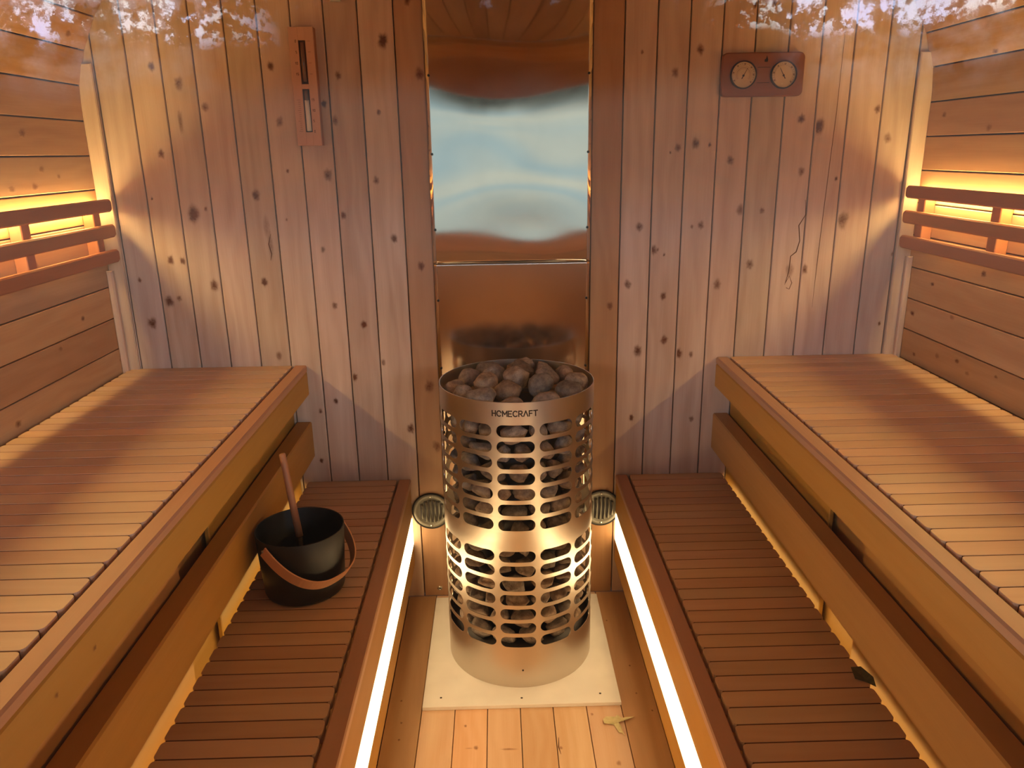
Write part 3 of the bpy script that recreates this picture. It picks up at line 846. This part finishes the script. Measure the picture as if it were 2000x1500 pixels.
while z_ring < 0.80:
    hz = rs.uniform(.027, .031)
    a = rs.uniform(0, 6.28); end = a + 2 * PI
    while a < end - 0.22:
        half = rs.choice((0.15, 0.19, 0.23, 0.26))
        half = min(half, (end - a) / 2)
        r = 0.168 + rs.uniform(-.004, .003)
        am = a + half
        put_stone(HX + r * math.sin(am), HY - r * math.cos(am), z_ring + rs.uniform(-.004, .004),
                  half * r * 0.99, rs.uniform(.028, .034), hz * rs.uniform(.88, 1.0), am,
                  'brown-grey volcanic stone behind the slotted steel side of the heater', 'stones inside the slotted heater wall')
        a += 2 * half
    z_ring += 0.0567
tops_ = []
for ringr, cnt, zz in ((0.168, 12, 0.860), (0.092, 6, 0.876), (0.0, 1, 0.880)):
    for i in range(cnt):
        a = 2 * PI * i / max(cnt, 1) + rs.uniform(-.06, .06) + ringr * 9
        tops_.append((ringr + rs.uniform(-.004, .004), a, zz + rs.uniform(-.010, .012)))
for i, (r, a, z) in enumerate(tops_):
    put_stone(HX + r * math.sin(a), HY - r * math.cos(a), z, rs.uniform(.042, .048), rs.uniform(.034, .040), rs.uniform(.028, .040), a,
              'rough dark stone heaped on top of the heater within the rim', 'stones heaped on top of the heater')

# cement board under the heater
b = MB(); b.board((-0.005, -0.310, 0.0062), (1, 0, 0), (0, 1, 0), 0.560, 0.556, 0.0118, c=0.001)
for (x, y) in ((-0.235, -0.55), (-0.005, -0.56), (0.22, -0.55)):
    b.lathe([(0.0, 0.0004), (0.003, 0.0003), (0.0035, 0.0)], (x, y, 0.0121), n=10, mi=1)
o = b.build('heater_base_board', [M_TILE, M_DARKMETAL])
tag(o, 'white cement board on the floor under the steel heater', 'base board')

# ================================================================== VENTS
def vent(x, z, label):
    root = thing('air_vent', label, 'vent', (x, -0.001, z))
    R0 = 0.064
    b = MB(); b.lathe([(0.0, 0.003), (0.048, 0.003), (0.050, 0.006), (0.0625, 0.0045), (R0, 0.002), (R0, 0.0)], (x, -0.0012, z), n=48, axis='y'); b.build('cover_plate', M_VENT, root)
    b = MB(); b.lathe([(R0 - 0.003, 0.0), (R0 - 0.003, 0.0065), (R0 - 0.0012, 0.0075), (R0 + 0.0012, 0.0065), (R0 + 0.0018, 0.0)], (x, -0.0012, z), n=48, axis='y'); b.build('rim', M_BLACK, root)
    for k in range(6):
        dx = (k - 2.5) * 0.0135; h = math.sqrt(max(0.046 ** 2 - dx ** 2, 0)) - 0.004
        b = MB(); b.box((x + dx - 0.0035, -0.0053, z - h), (x + dx + 0.0035, -0.0043, z + h), 'z', c=0.0003); b.build('slot', M_VENTD, root)
        b = MB(); b.tube([(x + dx + 0.0045, -0.0065, z - h), (x + dx + 0.0045, -0.0100, z - h + .006), (x + dx + 0.0045, -0.0100, z + h - .006), (x + dx + 0.0045, -0.0065, z + h)], [0.002, 0.0036, 0.0036, 0.002], n=8); b.build('louvre', M_VENT, root)
    for s_ in (-1, 1):
        b = MB(); b.lathe([(0.0, 0.002), (0.0035, 0.0014), (0.0045, 0.0)], (x, -0.0062, z + s_ * 0.054), n=12, axis='y'); b.build('screw', M_ZINC, root)
vent(-0.291, 0.331, 'round grey slotted air vent on the wall left of the heater')
vent(0.289, 0.328, 'round grey slotted air vent on the wall right of the heater')

# bolt low on the wall
b = MB(); b.lathe([(0.003, 0.0), (0.003, 0.003), (0.0055, 0.004), (0.0085, 0.0015), (0.009, 0.0)], (-0.274, -0.0005, 0.030), n=20, axis='y')
b.lathe([(0.0, 0.001), (0.0031, 0.001)], (-0.274, -0.0005, 0.030), n=20, axis='y', mi=1)
tag(b.build('hollow_bolt', [M_ZINC, M_BLACK]), 'small round metal bolt at the foot of the back wall left of the heater', 'bolt')

# clip near the ceiling line
b = MB(); b.box((-0.502, -0.014, 1.912), (-0.474, -0.0005, 1.940), 'z', c=0.002)
o = b.build('wall_clip', M_WHITE); tag(o, 'small white clip on the back wall above the sand timer', 'clip')
for (x, z) in ((-0.480, 1.925), (-0.493, 1.925)):
    q = MB(); q.lathe([(0.0, 0.0006), (0.0035, 0.0005), (0.0038, 0.0)], (x, -0.0141, z), n=10, axis='y'); q.build('hole', M_BLACK, o)

# ================================================================== SAND TIMER
FONT = {  # 3x5 strokes
 '0': [[(0, 0), (1, 0), (1, 2), (0, 2), (0, 0)]], '1': [[(.5, 0), (.5, 2), (.1, 1.5)]],
 '5': [[(1, 2), (0, 2), (0, 1.1), (1, 1.1), (1, 0), (0, 0)]]}
def txt(mb, word, x, z, h, y, wd=None):
    k = h / 2; wd = wd or h * 0.16; cx = x
    for ch in word:
        for st in FONT[ch]:
            for (xa, ya), (xb, yb) in zip(st[:-1], st[1:]):
                A = Vector((cx + xa * k * .9, z + ya * k)); B = Vector((cx + xb * k * .9, z + yb * k)); d = (B - A).normalized(); n_ = Vector((-d.y, d.x)) * wd / 2
                q = [A + n_ - d * wd / 2, A - n_ - d * wd / 2, B - n_ + d * wd / 2, B + n_ + d * wd / 2]
                mb.prism([(p.x, p.y) for p in q], lambda a, b_, hh: (a, y + (0.0002 if hh == 0 else -0.0004), b_))
        cx += k * 1.35
T = thing('sand_timer', 'tall wooden sand timer with two glass tubes on the left of the back wall', 'timer', (-0.585, -0.001, 1.526))
yf = -0.034
b = MB()
b.box((-0.6195, yf + 0.004, 1.526), (-0.552, -0.0005, 1.843), 'z', c=0.001, mi=1)
b.build('backboard', [M_TIMER, M_TIMERS], T)
b = MB()
x0, x1 = -0.6205, -0.551
for (xa, xb, za, zb) in ((x0, -0.5945, 1.526, 1.843), (-0.5745, x1, 1.526, 1.843), (-0.5945, -0.5745, 1.526, 1.563), (-0.5945, -0.5745, 1.680, 1.693), (-0.5945, -0.5745, 1.808, 1.843)):
    b.box((xa, yf - 0.006, za), (xb, yf + 0.0035, zb), 'z', c=0.0004, rn=0.5)
b.build('front_plate', M_TIMER, T)
b = MB()
for za, zb in ((1.563, 1.680), (1.693, 1.808)): b.box((-0.5945, yf + 0.0025, za), (-0.5745, yf + 0.0035, zb), 'z', c=0.0002)
b.build('slot_back', M_SLOT, T)
b = MB(); b.tube([(-0.5845, yf - 0.002, 1.699), (-0.5845, yf - 0.002, 1.802)], 0.0062, n=14); b.build('upper_tube', M_GLASSD, T)
b = MB(); b.tube([(-0.5845, yf - 0.002, 1.650), (-0.5845, yf - 0.002, 1.677)], 0.0064, n=14); b.build('lower_tube', M_GLASSD, T)
b = MB(); b.tube([(-0.5845, yf - 0.002, 1.566), (-0.5845, yf - 0.002, 1.6498)], 0.0068, n=14); b.build('sand', M_SAND, T)
b = MB(); yt = yf - 0.006
for i, w_ in enumerate(('0', '5', '10', '15')): txt(b, w_, -0.607 if len(w_) == 2 else -0.603, 1.803 - i * 0.0287, 0.006, yt)
for i, w_ in enumerate(('15', '10', '5', '0')): txt(b, w_, -0.5695, 1.648 - i * 0.0287, 0.006, yt)
def tick(x, z, l):
    b.prism([(x, z - .0003), (x + l, z - .0003), (x + l, z + .0004), (x, z + .0004)], lambda a, c_, hh: (a, yt + (0.0002 if hh == 0 else -0.0003), c_))
for i in range(4): tick(-0.569, 1.806 - i * 0.0287, 0.008)
for i in range(16): tick(-0.609 if i % 5 else -0.612, 1.651 - i * 0.0057, 0.007 if i % 5 else 0.010)
b.build('scale_marks', M_INK, T, fix=True)

# ================================================================== TWIN GAUGE
G = thing('twin_gauge', 'dark wooden plate with two round dials on the right of the back wall', 'gauge', (0.732, -0.001, 1.643))
gc = Vector((0.7325, -0.011, 1.7025))
b = MB(); b.board(gc, (1, 0, 0), (0, 0, 1), 0.240, 0.120, 0.020, r=0.016, c=0.003, seg=5); b.build('backboard', M_GAUGE, G)
yg = -0.0212
b = MB()
for z in (1.722, 1.680): b.box((0.716, yg - 0.0003, z - 0.0006), (0.752, yg + 0.0006, z + 0.0006), 'x', c=0.0001)
b.prism([(0.735, 1.7365), (0.743, 1.7365), (0.7445, 1.742), (0.7400, 1.754), (0.7385, 1.746), (0.7345, 1.742)], lambda a, c_, hh: (a, yg + (0.0006 if hh == 0 else -0.0004), c_))
b.build('flame_mark', M_INKB, G, fix=True)
def dial(cx, cz, ang, inner, name):
    D = MB(); D.lathe([(0.0, 0.002), (0.0355, 0.002), (0.0355, 0.0)], (cx, yg, cz), n=40, axis='y', smooth=False)
    d = D.build(name, M_DIAL, G)
    r = MB(); r.lathe([(0.0352, 0.0), (0.0352, 0.008), (0.0375, 0.009), (0.0385, 0.006), (0.0385, 0.0)], (cx, yg, cz), n=44, axis='y'); r.build('bezel', M_BEZEL, d)
    y2 = yg - 0.0021
    r = MB()
    def ringarc(r0, r1, q0, q1, n, mi=0):
        for k in range(n):
            a = q0 + (q1 - q0) * k / n; c_ = q0 + (q1 - q0) * (k + 1) / n
            P_ = lambda rr, q: (cx + rr * math.sin(q), y2, cz + rr * math.cos(q))
            r.face([r.vert(P_(r0, a)), r.vert(P_(r1, a)), r.vert(P_(r1, c_)), r.vert(P_(r0, c_))], mi=mi)
    if inner:
        ringarc(0.0195, 0.0205, -2.2, 2.2, 30); ringarc(0.0240, 0.0245, -2.2, 2.2, 30)
    else:
        ringarc(0.0262, 0.0267, -2.3, 2.3, 30)
    for k in range(25):
        q = -2.2 + 4.4 * k / 24; big = k % 4 == 0
        ringarc(0.0268 if big else 0.0285, 0.0322, q - 0.012, q + 0.012, 1)
        if big: ringarc(0.0272, 0.0318, q + 0.05, q + 0.15, 2)
        if inner: ringarc(0.0155, 0.018, q - 0.02, q + 0.02, 1)
    r.build('scale', M_DIALR, d)
    nd = MB()
    s_, c_ = math.sin(ang), math.cos(ang)
    P2 = lambda l_, w_, hh: (cx + s_ * l_ + c_ * w_, y2 - 0.001 - 0.0006 * hh, cz - 0.002 + c_ * l_ - s_ * w_)
    nd.prism([(-0.010, -0.0012), (0.024, -0.0004), (0.024, 0.0004), (-0.010, 0.0012)], lambda a, b_, hh: P2(a, b_, hh))
    nd.lathe([(0.0, 0.0015), (0.0028, 0.0012), (0.0030, -0.001)], (cx, y2 - 0.001, cz - 0.002), n=14, axis='y')
    nd.build('needle', M_BEZEL, d, fix=True)
    gg = MB(); gg.lathe([(0.0, 0.0105), (0.012, 0.0102), (0.024, 0.0092), (0.035, 0.0072)], (cx, yg, cz), n=36, axis='y'); gg.build('glass', M_DOME, d)
dial(0.675, 1.702, 0.50, True, 'thermometer_dial')
dial(0.792, 1.701, -0.52, False, 'hygrometer_dial')

# ================================================================== BUCKET + LADLE
BX, BY, BZ0, BZ1 = -0.552, -0.662, 0.4495, 0.620
bk = thing('sauna_bucket', 'matt black bucket with a wooden strap handle on the lower left bench', 'bucket', (BX, BY, BZ0))
b = MB()
b.lathe([(0.0, BZ0 + 0.0005), (0.088, BZ0 + 0.0005), (0.096, BZ0 + 0.004), (0.099, BZ0 + 0.012), (0.108, BZ1 - 0.001), (0.1075, BZ1), (0.1058, BZ1), (0.105, BZ1 - 0.002),
         (0.097, BZ0 + 0.015), (0.090, BZ0 + 0.006), (0.0, BZ0 + 0.006)], (BX, BY, 0), n=64)
b.build('pail', M_BLACK, bk)
a_ = Vector((-0.58, -0.815, 0)).normalized(); n_ = Vector((0.815, -0.58, 0)).normalized()
Hh, be = 0.152, math.radians(37); PZ = 0.602
b = MB(); prev = None; N_ = 40
dirv = n_ * math.cos(be) + Vector((0, 0, -1)) * math.sin(be)
wdir = a_.cross(dirv).normalized()
for k in range(N_ + 1):
    t_ = PI * k / N_
    ex = 0.72
    ca = math.copysign(abs(math.cos(t_)) ** 0.8, math.cos(t_)); sa = math.sin(t_) ** 0.85 if 0 < k < N_ else 0
    def Q(r1, r2, w_):
        return Vector((BX, BY, PZ)) + a_ * (r1 * ca) + dirv * (r2 * sa) + wdir * w_
    w2 = 0.016
    ring = [b.vert(Q(0.1115, Hh - 0.003, -w2)), b.vert(Q(0.1115, Hh - 0.003, w2)), b.vert(Q(0.1150, Hh, w2)), b.vert(Q(0.1150, Hh, -w2))]
    if prev:
        for i in range(4):
            j = (i + 1) % 4
            u0, u1 = (k - 1) * 0.01, k * 0.01
            b.face([prev[i], prev[j], ring[j], ring[i]], [(u0, i * .02), (u0, i * .02 + .02), (u1, i * .02 + .02), (u1, i * .02)], smooth=False)
    else: b.face(ring[::-1])
    prev = ring
b.face(prev)
b.build('handle', M_HANDLE, bk, fix=True)
for s_ in (-1, 1):
    c_ = Vector((BX, BY, PZ)) + a_ * 0.1085 * s_
    b = MB(); b.tube([c_ - a_ * .003 * s_, c_ + a_ * 0.008 * s_], 0.0035, n=12); b.build('rivet', M_ZINC, bk)
ld = thing('ladle', 'wooden-handled ladle standing in the black bucket', 'ladle', (-0.556, -0.64, 0.47))
b = MB(); b.tube([(-0.5590, -0.648, 0.585), (-0.5705, -0.640, 0.680), (-0.5855, -0.628, 0.797), (-0.5862, -0.6275, 0.800)], [0.0095, 0.0088, 0.0080, 0.0060], n=16); b.build('handle', M_LADLE, ld)
b = MB(); b.tube([(-0.5590, -0.648, 0.5845), (-0.553, -0.652, 0.520), (-0.550, -0.655, 0.505)], [0.0075, 0.005, 0.005], n=12)
b.lathe([(0.0, 0.470), (0.022, 0.472), (0.032, 0.486), (0.034, 0.508), (0.032, 0.508), (0.030, 0.488), (0.0, 0.475)], (-0.548, -0.655, 0), n=28)
b.build('scoop', M_BLACK, ld)

# ================================================================== LEAVES
def leaf(name, pts, z, mat, label, curl=0.004):
    mb = MB()
    cx = sum(p[0] for p in pts) / len(pts); cy = sum(p[1] for p in pts) / len(pts)
    def up(x, y): return z + 0.0025 + curl * (0.5 + 0.5 * math.sin((x - cx) * 130 + (y - cy) * 60))
    A = [mb.vert((x, y, up(x, y))) for x, y in pts]; B = [mb.vert((x, y, up(x, y) - 0.0008)) for x, y in pts]
    ca_ = mb.vert((cx, cy, z + 0.006)); cb_ = mb.vert((cx, cy, z + 0.0052))
    n = len(pts)
    for i in range(n):
        j = (i + 1) % n
        mb.face([A[i], A[j], ca_]); mb.face([B[j], B[i], cb_]); mb.face([A[j], A[i], B[i], B[j]])
    o = mb.build(name, mat, None, fix=True); tag(o, label, 'leaf'); return o
leaf('oak_leaf', [(0.215, -0.648), (0.217, -0.663), (0.243, -0.665), (0.252, -0.696), (0.26, -0.697), (0.266, -0.709), (0.261, -0.694), (0.262, -0.677), (0.256, -0.66), (0.27, -0.650), (0.302, -0.641), (0.282, -0.637), (0.268, -0.644), (0.256, -0.632), (0.25, -0.639), (0.226, -0.633)],
     0.0, M_LEAF, 'pale dry lobed leaf lying on the floor in front of the base board')
leaf('dry_leaf', [(0.672, -1.045), (0.690, -1.050), (0.700, -1.085), (0.697, -1.105), (0.684, -1.085), (0.668, -1.075)], 0.4495, M_LEAFD,
     'dark curled leaf on the lower right bench below the upper bench', curl=0.012)
